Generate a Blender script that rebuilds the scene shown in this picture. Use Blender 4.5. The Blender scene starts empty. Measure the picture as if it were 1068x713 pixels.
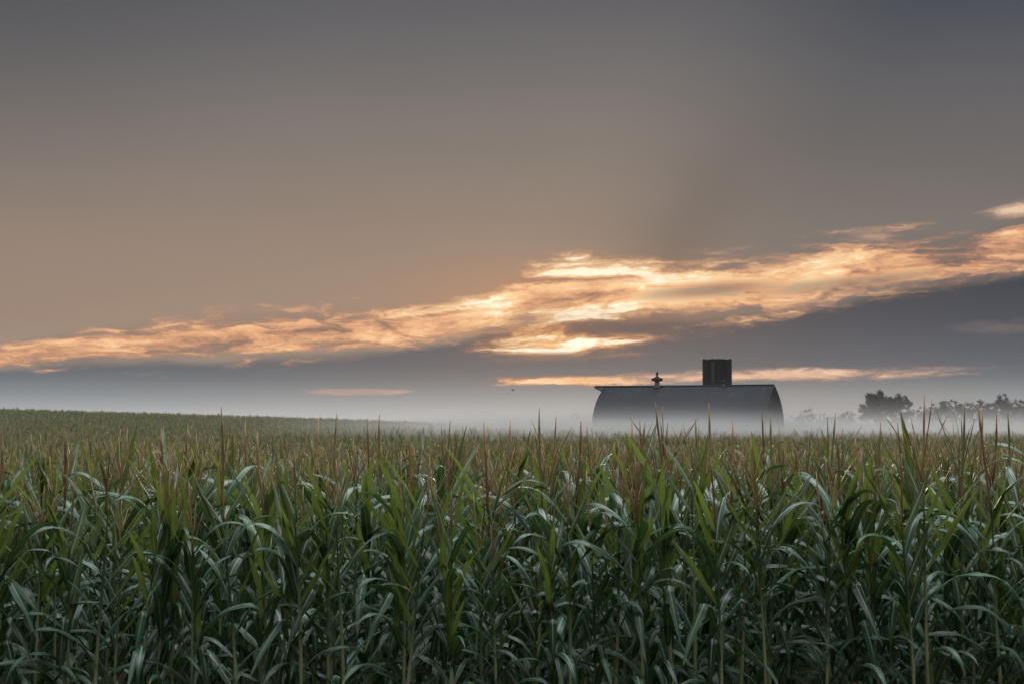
import bpy, math, random
import numpy as np
from mathutils import Vector, Matrix, Euler

random.seed(7)
rng = np.random.default_rng(7)
scene = bpy.context.scene
COL = scene.collection
R = math.radians

# ------------------------------------------------------------------ camera
CAM_Z = 2.45
PITCH = math.atan(83.5 / 1483.0)
cam_d = bpy.data.cameras.new('camera')
cam_d.sensor_width = 36.0
cam_d.lens = 50.0
cam_d.clip_start = 0.1
cam_d.clip_end = 12000.0
cam = bpy.data.objects.new('camera', cam_d)
COL.objects.link(cam)
cam.location = (0, 0, CAM_Z)
cam.rotation_euler = (math.pi / 2 + PITCH, 0, 0)
scene.camera = cam

# ------------------------------------------------------------------ render settings
scene.view_settings.view_transform = 'Standard'
scene.view_settings.look = 'None'
scene.view_settings.exposure = 0.0
scene.view_settings.gamma = 1.0
scene.view_settings.use_curve_mapping = False
cy = scene.cycles
cy.max_bounces = 8
cy.diffuse_bounces = 3
cy.glossy_bounces = 2
cy.transmission_bounces = 4
cy.transparent_max_bounces = 8
cy.volume_bounces = 2
cy.use_denoising = True
cy.volume_step_rate = 1.0
cy.volume_max_steps = 256
cy.caustics_reflective = False
cy.caustics_refractive = False

SUN_EL, SUN_AZ = 5.0, 2.6          # degrees; azimuth east of the +Y view axis


# ------------------------------------------------------------------ node maths helper
class Ex:
    """A shader value that can be used in arithmetic; every operation adds a Math node."""
    nt = None

    def __init__(self, s):
        self.s = s

    @staticmethod
    def m(op, *a, clamp=False):
        n = Ex.nt.nodes.new('ShaderNodeMath')
        n.operation = op
        n.use_clamp = clamp
        for i, v in enumerate(a):
            if isinstance(v, Ex):
                Ex.nt.links.new(v.s, n.inputs[i])
            else:
                n.inputs[i].default_value = float(v)
        return Ex(n.outputs[0])

    def __add__(s, o): return Ex.m('ADD', s, o)
    __radd__ = __add__
    def __sub__(s, o): return Ex.m('SUBTRACT', s, o)
    def __rsub__(s, o): return Ex.m('SUBTRACT', o, s)
    def __mul__(s, o): return Ex.m('MULTIPLY', s, o)
    __rmul__ = __mul__
    def __truediv__(s, o): return Ex.m('DIVIDE', s, o)
    def __rtruediv__(s, o): return Ex.m('DIVIDE', o, s)
    def __pow__(s, o): return Ex.m('POWER', s, o)
    def __neg__(s): return Ex.m('MULTIPLY', s, -1.0)
    def abs(s): return Ex.m('ABSOLUTE', s)
    def clamp(s): return Ex.m('ADD', s, 0.0, clamp=True)
    def exp(s): return Ex.m('EXPONENT', s)
    def max(s, o): return Ex.m('MAXIMUM', s, o)
    def min(s, o): return Ex.m('MINIMUM', s, o)


def sstep(lo, hi, x):
    n = Ex.nt.nodes.new('ShaderNodeMapRange')
    n.interpolation_type = 'SMOOTHSTEP'
    for k, v in ((0, x), (1, lo), (2, hi)):
        if isinstance(v, Ex):
            Ex.nt.links.new(v.s, n.inputs[k])
        else:
            n.inputs[k].default_value = float(v)
    n.inputs[3].default_value = 0.0
    n.inputs[4].default_value = 1.0
    return Ex(n.outputs[0])


def lin(c):
    out = []
    for v in c[:3]:
        v = v / 255.0
        out.append(v / 12.92 if v <= 0.04045 else ((v + 0.055) / 1.055) ** 2.4)
    return tuple(out) + (1.0,)


def ramp(x, stops, interp='LINEAR'):
    n = Ex.nt.nodes.new('ShaderNodeValToRGB')
    n.color_ramp.interpolation = interp
    els = n.color_ramp.elements
    while len(els) < len(stops):
        els.new(0.5)
    for e, (p, c) in zip(els, sorted(stops)):
        e.position = p
        e.color = c
    if isinstance(x, Ex):
        Ex.nt.links.new(x.s, n.inputs[0])
    return n.outputs[0]


def mixc(f, a, b, mode='MIX'):
    n = Ex.nt.nodes.new('ShaderNodeMix')
    n.data_type = 'RGBA'
    n.blend_type = mode
    n.clamp_factor = True
    for k, v in ((0, f), (6, a), (7, b)):
        if isinstance(v, Ex):
            v = v.s
        if isinstance(v, bpy.types.NodeSocket):
            Ex.nt.links.new(v, n.inputs[k])
        else:
            n.inputs[k].default_value = v
    return n.outputs[2]


def curve(x, pts, lo, hi):
    """Smooth curve through (degree, degree) points; x in degrees over -30..30, result in degrees over lo..hi."""
    n = Ex.nt.nodes.new('ShaderNodeFloatCurve')
    c = n.mapping.curves[0]
    n.mapping.extend = 'HORIZONTAL'
    pp = [((a + 30) / 60.0, (v - lo) / (hi - lo)) for a, v in sorted(pts)]
    while len(c.points) < len(pp):
        c.points.new(0.5, 0.5)
    for p, (a, v) in zip(c.points, pp):
        p.location = (a, v)
    n.mapping.update()
    Ex.nt.links.new(((x + 30.0) / 60.0).clamp().s, n.inputs[1])
    return Ex(n.outputs[0]) * (hi - lo) + lo


def noise(vec, scale, detail=6, rough=0.55, dist=0.0):
    n = Ex.nt.nodes.new('ShaderNodeTexNoise')
    n.inputs['Scale'].default_value = scale
    n.inputs['Detail'].default_value = detail
    n.inputs['Roughness'].default_value = rough
    n.inputs['Distortion'].default_value = dist
    Ex.nt.links.new(vec, n.inputs['Vector'])
    return Ex(n.outputs[0])


def xyz(a, b, c):
    n = Ex.nt.nodes.new('ShaderNodeCombineXYZ')
    for i, v in enumerate((a, b, c)):
        if isinstance(v, Ex):
            Ex.nt.links.new(v.s, n.inputs[i])
        else:
            n.inputs[i].default_value = v
    return n.outputs[0]


def ang(px, py):
    """Bearing and elevation (degrees) seen at a point of the 1068 x 713 photograph."""
    d = Vector(((px - 534) / 1483.0, 1.0, (356.5 - py) / 1483.0))
    d.rotate(Euler((PITCH, 0, 0)))
    return math.degrees(math.atan2(d.x, d.y)), math.degrees(math.asin(d.z / d.length))


# ------------------------------------------------------------------ world: evening sky with a lit cloud band
world = bpy.data.worlds.new('World')
scene.world = world
world.use_nodes = True
nt = world.node_tree
nt.nodes.clear()
Ex.nt = nt
tc = nt.nodes.new('ShaderNodeTexCoord')
sep = nt.nodes.new('ShaderNodeSeparateXYZ')
nt.links.new(tc.outputs['Generated'], sep.inputs[0])
dx, dy, dz = (Ex(sep.outputs[i]) for i in range(3))
az = Ex.m('ARCTAN2', dx, dy) * (180 / math.pi)
el = Ex.m('ARCSINE', dz.min(0.9999).max(-0.9999)) * (180 / math.pi)

def elramp(stops, x=None):
    """stops: (photo row or ('e', degrees), srgb colour) -> colour by elevation, -2..90 degrees on a square-root scale"""
    def pos(e):
        return math.sqrt(max(0.0, (e + 2.0) / 92.0))
    st = []
    for p, c in stops:
        e = p[1] if isinstance(p, tuple) else ang(534, p)[1]
        st.append((pos(e), lin(c)))
    t = ((el + 2.0) / 92.0).max(0.0) ** 0.5
    return ramp(t, st)

ZEN = [(('e', 24), (96, 98, 105)), (('e', 38), (122, 126, 133)), (('e', 60), (178, 184, 190)), (('e', 90), (206, 213, 216))]
left = elramp([(440, (160, 150, 140)), (385, (158, 140, 124)), (330, (153, 131, 116)), (260, (147, 128, 115)), (200, (137, 124, 115)), (130, (123, 116, 112)),
               (60, (106, 104, 105)), (0, (92, 92, 97))] + ZEN)
right = elramp([(440, (130, 124, 122)), (330, (122, 114, 110)), (240, (118, 111, 107)), (190, (110, 105, 103)), (100, (92, 92, 96)), (30, (73, 77, 86)),
                (0, (65, 70, 80))] + ZEN)
low_n = noise(xyz(az * 0.05, el * 0.22, 3.1), 1.0, 4, 0.5)
s = az - 0.62 * (el - ang(534, 245)[1]) + (low_n - 0.5) * 3.0
mid = ang(690, 245)[0]
base = mixc(sstep(mid - 6.0, mid + 5.5, s), left, right)
smoke = (-(((s - mid - 0.8) / 1.9) ** 2.0)).exp() * sstep(14.0, 4.0, el)          # a smoky streak rising to the right of the sun
base = mixc(smoke * 0.5, base, lin((92, 84, 82)))
# broad, faint mottling of the high overcast
mott = noise(xyz(az * 0.03 + el * 0.02, el * 0.11, 8.0), 1.0, 5, 0.55)
base = mixc(1.0, base, ramp(mott, [(0.25, (0.93, 0.93, 0.94, 1)), (0.75, (1.07, 1.06, 1.05, 1))]), 'MULTIPLY')

base = mixc(sstep(-6.0, -22.0, az) * sstep(6.0, 17.0, el) * 0.45, base, lin((66, 66, 72)))     # lens-vignette darkening painted into the sky, high on the left
# slate bank under the lit band, paling towards the horizon
slate = elramp([(440, (164, 169, 171)), (428, (154, 160, 163)), (412, (124, 133, 139)), (395, (94, 103, 112)), (380, (78, 88, 101)), (340, (60, 69, 84)), (300, (50, 57, 71)), (230, (70, 75, 85)),
                ] + ZEN)
band_low = curve(az, [ang(*p) for p in ((-300, 396), (0, 384), (150, 379), (300, 373), (420, 364), (480, 352), (560, 340), (650, 334), (760, 334), (850, 322), (940, 302), (1068, 286), (1300, 250))], -5, 15)
band_top = curve(az, [ang(*p) for p in ((-300, 384), (0, 358), (70, 344), (150, 333), (230, 326), (300, 320), (390, 316), (460, 313), (505, 306), (540, 282), (575, 268), (640, 262), (700, 262), (770, 264), (850, 252), (905, 240), (1000, 238), (1068, 226), (1300, 200))], -5, 15)
wx = noise(xyz(az * 0.16, el * 0.5, 1.0), 1.0, 5, 0.6)
wy = noise(xyz(az * 0.16 + 9.0, el * 0.5, 5.0), 1.0, 5, 0.6)
shear = el - az * 0.05
streak = noise(xyz(az * 0.20 + (wx - 0.5) * 2.6, shear * 1.5 + (wy - 0.5) * 2.0, 2.0), 1.0, 9, 0.62)
fine = noise(xyz(az * 0.60 + (wx - 0.5) * 4.0, shear * 2.7 + (wy - 0.5) * 4.0, 6.0), 1.0, 9, 0.62)
hair = noise(xyz(az * 1.1 + (streak - 0.5) * 5.0, (el - az * 0.08) * 7.0 + (fine - 0.5) * 5.0, 4.0), 1.0, 5, 0.6)
tex = streak * 0.58 + fine * 0.34 + hair * 0.08
edge = (tex - 0.5)
under = sstep(0.35, -0.25, el - band_low + (wy - 0.5) * 0.9)
slate = mixc(sstep(3, 12, az) * sstep(1.7, 0.6, el) * 0.6, slate, lin((128, 129, 131)))
sky = mixc(under, base, slate)
thick = (band_top - band_low).max(0.05)
t_in = (el - band_low) / thick
prof = (1.0 - ((t_in - 0.45) * 2.0).abs())             # 1 in the middle, 0 at the edges
dens = sstep(-0.22, 0.95, prof * 1.15 + edge * 3.6 + 0.06)
sun_a, sun_e = ang(590, 322)
dsun = (((az - sun_a) / 4.6) ** 2.0 + ((el - sun_e) / 1.25) ** 2.0)
glow = (-dsun).exp()
dwide = (((az - sun_a) / 12.0) ** 2.0 + ((el - sun_e) / 4.0) ** 2.0)
gwide = (-dwide).exp()
def core(ax, ay, rx, ry):
    a0, e0 = ang(ax, ay)
    k = math.degrees(1 / 1483.0)
    return (-(((az - a0) / (rx * k)) ** 2.0 + ((el - e0) / (ry * k)) ** 2.0)).exp()
hot = core(580, 326, 120, 10).max(core(655, 288, 105, 17) * 0.9).max(core(800, 285, 150, 26) * 0.38)
lit = (0.31 + 0.12 * gwide + 0.50 * hot + (tex - 0.5) * 3.4 + (dens - 0.7) * 0.30).clamp()
cloud_col = ramp(lit, [(0.0, lin((104, 94, 94))), (0.2, lin((152, 116, 98))), (0.40, lin((208, 150, 114))), (0.60, lin((240, 182, 134))),
                       (0.82, lin((255, 214, 162))), (1.0, (1.15, 0.98, 0.74, 1))])
halo = core(595, 306, 140, 32)
sky = mixc(halo * 0.45, sky, lin((205, 138, 92)))          # light spilling through thin cloud round the sun
sky = mixc(dens * 0.96, sky, cloud_col)

def blob(ax, ay, rx, ry, amp, tilt=0.0, soft=0.5):
    a0, e0 = ang(ax, ay)
    k = math.degrees(1 / 1483.0)
    u = (az - a0) / (rx * k)
    v = (el - e0 - (az - a0) * tilt) / (ry * k)
    d = 1.0 - (u * u + v * v) ** 0.5
    return sstep(0.0, soft, d + edge * amp)

def add_cloud(sky, mask, stops, off=0.0, gain=2.4):
    l = (0.45 + off + (tex - 0.5) * gain + (mask - 0.5) * 0.5).clamp()
    return mixc(mask, sky, ramp(l, stops))

# brown gap between the band and the lower glowing patch, then the patch, the thin streaks and scraps
HOT = [(0.0, lin((136, 98, 80))), (0.35, lin((214, 142, 92))), (0.6, lin((250, 192, 132))), (0.8, lin((255, 234, 200))), (1.0, (1.2, 1.06, 0.85, 1))]
PEACH = [(0.0, lin((136, 118, 114))), (0.4, lin((190, 150, 132))), (0.7, lin((222, 178, 150))), (1.0, lin((244, 210, 178)))]
GREY = lin((108, 98, 98))
sky = mixc(blob(745, 302, 90, 10, 4.0, 0.06, 0.9) * 0.7, sky, GREY)
sky = mixc(blob(880, 296, 120, 9, 4.0, 0.10, 0.9) * 0.55, sky, GREY)
sky = mixc(blob(640, 292, 60, 6, 4.0, 0.05, 0.9) * 0.4, sky, lin((196, 140, 100)))
sky = mixc(blob(570, 345, 90, 9, 3.0, 0.03, 1.0) * 0.5, sky, lin((160, 108, 78)))
sky = add_cloud(sky, blob(588, 357, 118, 21, 3.6, 0.03, 1.1), HOT, -0.06)
sky = add_cloud(sky, blob(604, 357, 46, 10, 3.0, 0.02, 1.2), HOT, 0.34)
sky = mixc(blob(560, 374, 100, 6, 4.0, 0.03, 0.8) * 0.7, sky, lin((112, 96, 92)))
sky = add_cloud(sky, blob(600, 396, 110, 8, 3.2, 0.0, 0.7), HOT, -0.12)
sky = add_cloud(sky, blob(790, 392, 250, 9, 2.8, 0.012, 0.8), PEACH, 0.05)
sky = add_cloud(sky, blob(370, 408, 62, 4, 2.4) * 0.5, PEACH, 0.0)
sky = add_cloud(sky, blob(1070, 219, 44, 12, 4.2, 0.06, 1.1) * 0.85, PEACH, 0.2)
sky = add_cloud(sky, blob(1040, 341, 60, 9, 3.4, 0.0, 0.9) * 0.2, PEACH, -0.1)
sky = add_cloud(sky, blob(910, 248, 46, 12, 4.2, -0.05, 1.1) * 0.6, PEACH, 0.1)
# unseen sky overhead and ahead boosted to light the corn; low sky behind dimmed
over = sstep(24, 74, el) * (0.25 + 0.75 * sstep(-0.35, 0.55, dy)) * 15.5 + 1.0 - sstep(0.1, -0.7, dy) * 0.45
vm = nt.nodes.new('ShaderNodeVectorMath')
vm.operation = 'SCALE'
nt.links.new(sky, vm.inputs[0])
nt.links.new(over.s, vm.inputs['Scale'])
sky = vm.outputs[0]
# ground half of the sphere
sky = mixc(sstep(-0.6, -2.0, el), sky, (0.05, 0.05, 0.045, 1))

nish = nt.nodes.new('ShaderNodeTexSky')
nish.sky_type = 'NISHITA'
nish.sun_disc = False
nish.sun_elevation = R(SUN_EL)
nish.sun_rotation = R(SUN_AZ)
bg_n = nt.nodes.new('ShaderNodeBackground')
bg_n.inputs[1].default_value = 0.07
nt.links.new(nish.outputs[0], bg_n.inputs[0])
bg_c = nt.nodes.new('ShaderNodeBackground')
bg_c.inputs[1].default_value = 1.0
nt.links.new(sky, bg_c.inputs[0])
mixs = nt.nodes.new('ShaderNodeMixShader')
mixs.inputs[0].default_value = 0.98          # cover of the cloud deck over the clear sky
nt.links.new(bg_n.outputs[0], mixs.inputs[1])
nt.links.new(bg_c.outputs[0], mixs.inputs[2])
wout = nt.nodes.new('ShaderNodeOutputWorld')
nt.links.new(mixs.outputs[0], wout.inputs[0])

# ------------------------------------------------------------------ sun behind the clouds, low and ahead
sun_d = bpy.data.lights.new('sun', 'SUN')
sun_d.energy = 0.9
sun_d.angle = R(10)
sun_d.color = (1.0, 0.80, 0.60)
sun = bpy.data.objects.new('sun', sun_d)
COL.objects.link(sun)
sd = Vector((math.sin(R(SUN_AZ)) * math.cos(R(SUN_EL)), math.cos(R(SUN_AZ)) * math.cos(R(SUN_EL)), math.sin(R(SUN_EL))))
sun.rotation_euler = sd.to_track_quat('Z', 'Y').to_euler()
sun.location = (0, 0, 60)


# ------------------------------------------------------------------ terrain
def smooth(a, b, x):
    t = np.clip((np.asarray(x, float) - a) / (b - a), 0, 1)
    return t * t * (3 - 2 * t)


def height(x, y):
    x = np.asarray(x, float)
    y = np.asarray(y, float)
    crest = 2.9 - 0.031 * (x + 98)
    crest = 1.6 + 3.6 * np.tanh((crest - 1.6) / 3.6)              # levels off far left and far right
    dip = -0.62 * smooth(8, 30, y) - 0.38 * smooth(26, 75, y)     # the field falls away behind its near edge
    hill = (crest + 1.0) * np.where(crest > -1.0, smooth(45, 285, y), smooth(60, 240, y))
    h = dip + hill
    hollow = smooth(-40, 10, x) * smooth(165, 190, y) * 0.7       # the barn's hollow
    h = h - hollow
    back = smooth(285, 480, y)
    h = h * (1 - back) + (-2.2) * back
    h = h + 0.05 * np.sin(x * 0.21 + 1.3) * np.sin(y * 0.17) * smooth(15, 60, y)
    return h


# ------------------------------------------------------------------ materials
def material(name):
    m = bpy.data.materials.new(name)
    m.use_nodes = True
    m.node_tree.nodes.clear()
    Ex.nt = m.node_tree
    o = m.node_tree.nodes.new('ShaderNodeOutputMaterial')
    return m, o


def principled(col, rough=0.6, spec=0.4, bump=None, bump_d=0.01, metallic=0.0):
    n = Ex.nt.nodes.new('ShaderNodeBsdfPrincipled')
    def put(k, v):
        if isinstance(v, Ex):
            v = v.s
        if isinstance(v, bpy.types.NodeSocket):
            Ex.nt.links.new(v, n.inputs[k])
        else:
            n.inputs[k].default_value = v
    put('Base Color', col)
    put('Roughness', rough)
    put('Specular IOR Level', spec)
    put('Metallic', metallic)
    if bump is not None:
        b = Ex.nt.nodes.new('ShaderNodeBump')
        b.inputs['Distance'].default_value = bump_d
        b.inputs['Strength'].default_value = 0.7
        Ex.nt.links.new(bump.s, b.inputs['Height'])
        Ex.nt.links.new(b.outputs[0], n.inputs['Normal'])
    return n


def link(a, b):
    Ex.nt.links.new(a, b)


def attr(name):
    n = Ex.nt.nodes.new('ShaderNodeAttribute')
    n.attribute_name = name
    return Ex(n.outputs['Fac'])


def obj_random():
    return Ex(Ex.nt.nodes.new('ShaderNodeObjectInfo').outputs['Random'])


def tex_obj():
    return Ex.nt.nodes.new('ShaderNodeTexCoord').outputs['Object']


def position():
    return Ex.nt.nodes.new('ShaderNodeNewGeometry').outputs['Position']


def leaf_material(name, dark, light, trans, tw, rough=0.38, spec=0.6):
    m, out = material(name)
    lu, lv = attr('lu'), attr('lv')
    rnd = obj_random()
    n1 = noise(xyz(lu * 0.6, lv * 3.0, rnd * 40.0), 1.6, 4, 0.6)
    veins = noise(xyz(lu * 16.0, lv * 0.7, rnd * 10.0), 1.0, 3, 0.6)
    f = (n1 * 0.75 + rnd * 0.7 - 0.25 + (veins - 0.5) * 0.5).clamp()
    col = mixc(f, dark, light)
    rib = sstep(0.20, 0.05, lu.abs()) * sstep(1.0, 0.5, lv)
    col = mixc(rib * 0.8, col, (0.38, 0.44, 0.29, 1))
    tip = sstep(0.86, 1.0, lv + (n1 - 0.5) * 0.4) * sstep(0.55, 0.85, rnd)
    col = mixc(tip * 0.8, col, (0.30, 0.22, 0.10, 1))          # dry tips on some leaves
    p = principled(col, rough, spec, veins, 0.002)
    p.inputs['Roughness'].default_value = rough
    t = Ex.nt.nodes.new('ShaderNodeBsdfTranslucent')
    link(mixc(f, trans, tuple(min(1, c * 1.5) for c in trans[:3]) + (1,)), t.inputs[0])
    mx = Ex.nt.nodes.new('ShaderNodeMixShader')
    mx.inputs[0].default_value = tw
    link(p.outputs[0], mx.inputs[1])
    link(t.outputs[0], mx.inputs[2])
    link(mx.outputs[0], out.inputs[0])
    return m


M_LEAF = leaf_material('corn_leaf_green', (0.009, 0.034, 0.018, 1), (0.052, 0.132, 0.062, 1), (0.07, 0.15, 0.03, 1), 0.13, 0.32, 0.50)
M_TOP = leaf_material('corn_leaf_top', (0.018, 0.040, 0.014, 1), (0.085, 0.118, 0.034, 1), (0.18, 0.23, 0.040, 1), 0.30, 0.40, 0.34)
M_DRY = leaf_material('corn_leaf_dry', (0.22, 0.20, 0.12, 1), (0.36, 0.31, 0.19, 1), (0.25, 0.2, 0.1, 1), 0.25, 0.6)

m, out = material('corn_stalk_green')
lv = attr('lv')
rnd = obj_random()
nn = noise(tex_obj(), 9.0, 4, 0.6)
c = mixc((nn * 0.8 + rnd * 0.5 - 0.1).clamp(), (0.32, 0.36, 0.17, 1), (0.52, 0.52, 0.31, 1))
c = mixc(sstep(0.50, 0.85, lv + (rnd - 0.5) * 0.2), c, (0.060, 0.105, 0.040, 1))
link(principled(c, 0.45, 0.4, nn, 0.002).outputs[0], out.inputs[0])
M_STALK = m

m, out = material('corn_tassel_brown')
rnd = obj_random()
nn = noise(tex_obj(), 30.0, 3, 0.6)
r2 = Ex.m('FRACT', rnd * 7.31)
c = mixc((rnd * 0.8 + nn * 0.6 - 0.2).clamp(), (0.24, 0.125, 0.060, 1), (0.60, 0.40, 0.21, 1))
c = mixc(sstep(0.40, 0.70, r2) * 0.85, c, (0.30, 0.29, 0.13, 1))
p = principled(c, 0.7, 0.2)
t = Ex.nt.nodes.new('ShaderNodeBsdfTranslucent')
link(c, t.inputs[0])
mx = Ex.nt.nodes.new('ShaderNodeMixShader')
mx.inputs[0].default_value = 0.16
link(p.outputs[0], mx.inputs[1])
link(t.outputs[0], mx.inputs[2])
link(mx.outputs[0], out.inputs[0])
M_TASSEL = m

m, out = material('field_soil')
pp = position()
n1 = noise(pp, 0.35, 6, 0.6)
n2 = noise(pp, 9.0, 6, 0.65)
c = mixc(n2, (0.022, 0.017, 0.012, 1), (0.05, 0.04, 0.028, 1))
c = mixc(sstep(0.45, 0.62, n1), c, (0.045, 0.065, 0.025, 1))
link(principled(c, 0.95, 0.15, n2, 0.05).outputs[0], out.inputs[0])
M_SOIL = m

m, out = material('barn_roof_metal')
pp = tex_obj()
sp = Ex.nt.nodes.new('ShaderNodeSeparateXYZ')
link(pp, sp.inputs[0])
px_, py_, pz_ = (Ex(sp.outputs[i]) for i in range(3))
st = noise(xyz(px_ * 1.1, py_ * 0.08, pz_ * 0.10), 1.0, 5, 0.65)
bl = noise(pp, 0.5, 5, 0.6)
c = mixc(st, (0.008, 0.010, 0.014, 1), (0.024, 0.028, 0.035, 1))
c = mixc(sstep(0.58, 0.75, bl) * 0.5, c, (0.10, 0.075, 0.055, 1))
link(principled(c, 0.75, 0.05, st, 0.01).outputs[0], out.inputs[0])
M_ROOF = m

m, out = material('barn_board_grey')
pp = tex_obj()
sp = Ex.nt.nodes.new('ShaderNodeSeparateXYZ')
link(pp, sp.inputs[0])
a_, b_, c_ = (Ex(sp.outputs[i]) for i in range(3))
st = noise(xyz(a_ * 5.0, b_ * 5.0, c_ * 0.3), 1.0, 5, 0.6)
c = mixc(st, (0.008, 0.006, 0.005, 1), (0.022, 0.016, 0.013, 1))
link(principled(c, 0.85, 0.05, st, 0.01).outputs[0], out.inputs[0])
M_BOARD = m

m, out = material('dark_weathered_trim')
nn = noise(tex_obj(), 3.0, 5, 0.6)
link(principled(mixc(nn, (0.012, 0.011, 0.011, 1), (0.035, 0.031, 0.029, 1)), 0.8, 0.06, nn, 0.01).outputs[0], out.inputs[0])
M_TRIM = m

m, out = material('galvanised_metal')
nn = noise(tex_obj(), 4.0, 5, 0.6)
link(principled(mixc(nn, (0.16, 0.17, 0.18, 1), (0.34, 0.35, 0.36, 1)), 0.5, 0.5, nn, 0.005, 0.3).outputs[0], out.inputs[0])
M_GALV = m

m, out = material('silo_stave_concrete')
pp = tex_obj()
sp = Ex.nt.nodes.new('ShaderNodeSeparateXYZ')
link(pp, sp.inputs[0])
a_, b_, c_ = (Ex(sp.outputs[i]) for i in range(3))
ang_ = Ex.m('ARCTAN2', a_, b_)
st = noise(xyz(ang_ * 2.6, c_ * 0.16, 1.0), 1.6, 6, 0.65)
st2 = noise(pp, 1.6, 5, 0.6)
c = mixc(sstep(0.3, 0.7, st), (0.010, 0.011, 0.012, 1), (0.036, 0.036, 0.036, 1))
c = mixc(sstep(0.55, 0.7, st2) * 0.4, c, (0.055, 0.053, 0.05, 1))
link(principled(c, 0.95, 0.05, st2, 0.03).outputs[0], out.inputs[0])
M_SILO = m

m, out = material('tree_bark')
nn = noise(tex_obj(), 5.0, 5, 0.6)
link(principled(mixc(nn, (0.03, 0.024, 0.018, 1), (0.075, 0.06, 0.048, 1)), 0.9, 0.15, nn, 0.03).outputs[0], out.inputs[0])
M_BARK = m

m, out = material('tree_foliage')
nn = noise(tex_obj(), 0.7, 4, 0.6)
rnd = obj_random()
c = mixc((nn * 1.3 + rnd * 0.3 - 0.3).clamp(), (0.008, 0.011, 0.006, 1), (0.024, 0.028, 0.013, 1))
p = principled(c, 0.8, 0.05)
t = Ex.nt.nodes.new('ShaderNodeBsdfTranslucent')
link(c, t.inputs[0])
mx = Ex.nt.nodes.new('ShaderNodeMixShader')
mx.inputs[0].default_value = 0.3
link(p.outputs[0], mx.inputs[1])
link(t.outputs[0], mx.inputs[2])
link(mx.outputs[0], out.inputs[0])
M_FOLIAGE = m

m, out = material('bird_feathers')
nn = noise(tex_obj(), 20.0, 3, 0.6)
link(principled(mixc(nn, (0.015, 0.015, 0.017, 1), (0.04, 0.038, 0.036, 1)), 0.7, 0.3).outputs[0], out.inputs[0])
M_BIRD = m


# ------------------------------------------------------------------ mesh helpers
class MB:
    """Collects vertices and faces, with two per-vertex values (lu, lv), into one mesh."""
    def __init__(self):
        self.v, self.f, self.mi, self.lu, self.lv = [], [], [], [], []

    def add(self, verts, faces, mat=0, lu=None, lv=None):
        o = len(self.v)
        self.v.extend(tuple(p) for p in verts)
        self.f.extend(tuple(i + o for i in f) for f in faces)
        self.mi.extend([mat] * len(faces))
        self.lu.extend(lu if lu is not None else [0.0] * len(verts))
        self.lv.extend(lv if lv is not None else [0.0] * len(verts))

    def tube(self, pts, radii, sides=6, mat=0, cap=True, lv=None):
        pts = [Vector(p) for p in pts]
        n = len(pts)
        vs, l2 = [], []
        ref = Vector((0.31, 0.95, 0.05))
        for i, p in enumerate(pts):
            d = (pts[min(i + 1, n - 1)] - pts[max(i - 1, 0)])
            d = d.normalized() if d.length > 1e-9 else Vector((0, 0, 1))
            a = d.cross(ref)
            if a.length < 1e-3:
                a = d.cross(Vector((1, 0, 0)))
            a.normalize()
            b = d.cross(a).normalized()
            for k in range(sides):
                t = 2 * math.pi * k / sides
                vs.append(p + (a * math.cos(t) + b * math.sin(t)) * radii[i])
                l2.append(i / max(1, n - 1))
        fs = []
        for i in range(n - 1):
            for k in range(sides):
                k2 = (k + 1) % sides
                fs.append((i * sides + k, i * sides + k2, (i + 1) * sides + k2, (i + 1) * sides + k))
        if cap:
            fs.append(tuple(range(sides - 1, -1, -1)))
            fs.append(tuple((n - 1) * sides + k for k in range(sides)))
        self.add(vs, fs, mat, None, l2)

    def lathe(self, prof, sides=16, mat=0, centre=(0, 0, 0)):
        vs, fs = [], []
        for r, z in prof:
            for k in range(sides):
                t = 2 * math.pi * k / sides
                vs.append((centre[0] + r * math.cos(t), centre[1] + r * math.sin(t), centre[2] + z))
        n = len(prof)
        for i in range(n - 1):
            for k in range(sides):
                k2 = (k + 1) % sides
                fs.append((i * sides + k, i * sides + k2, (i + 1) * sides + k2, (i + 1) * sides + k))
        fs.append(tuple(range(sides - 1, -1, -1)))
        fs.append(tuple((n - 1) * sides + k for k in range(sides)))
        self.add(vs, fs, mat)

    def box(self, lo, hi, mat=0):
        x0, y0, z0 = lo
        x1, y1, z1 = hi
        vs = [(x0, y0, z0), (x1, y0, z0), (x1, y1, z0), (x0, y1, z0), (x0, y0, z1), (x1, y0, z1), (x1, y1, z1), (x0, y1, z1)]
        fs = [(0, 3, 2, 1), (4, 5, 6, 7), (0, 1, 5, 4), (1, 2, 6, 5), (2, 3, 7, 6), (3, 0, 4, 7)]
        self.add(vs, fs, mat)

    def mesh(self, name, mats, smooth_shade=False):
        me = bpy.data.meshes.new(name)
        me.from_pydata(self.v, [], self.f)
        for mt in mats:
            me.materials.append(mt)
        if len(mats) > 1:
            me.polygons.foreach_set('material_index', self.mi)
        if smooth_shade:
            me.polygons.foreach_set('use_smooth', [True] * len(me.polygons))
        for nm, arr in (('lu', self.lu), ('lv', self.lv)):
            at = me.attributes.new(nm, 'FLOAT', 'POINT')
            at.data.foreach_set('value', arr)
        me.update()
        return me


def put(name, me, parent=None, loc=(0, 0, 0), rot=(0, 0, 0)):
    o = bpy.data.objects.new(name, me)
    COL.objects.link(o)
    o.location = loc
    o.rotation_euler = rot
    if parent is not None:
        o.parent = parent
    return o


def tag(o, label=None, cat=None, group=None, kind=None):
    for k, v in (('label', label), ('category', cat), ('group', group), ('kind', kind)):
        if v:
            o[k] = v
    return o


def empty(name, loc, rz=0.0):
    return put(name, None, None, loc, (0, 0, rz))


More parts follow.
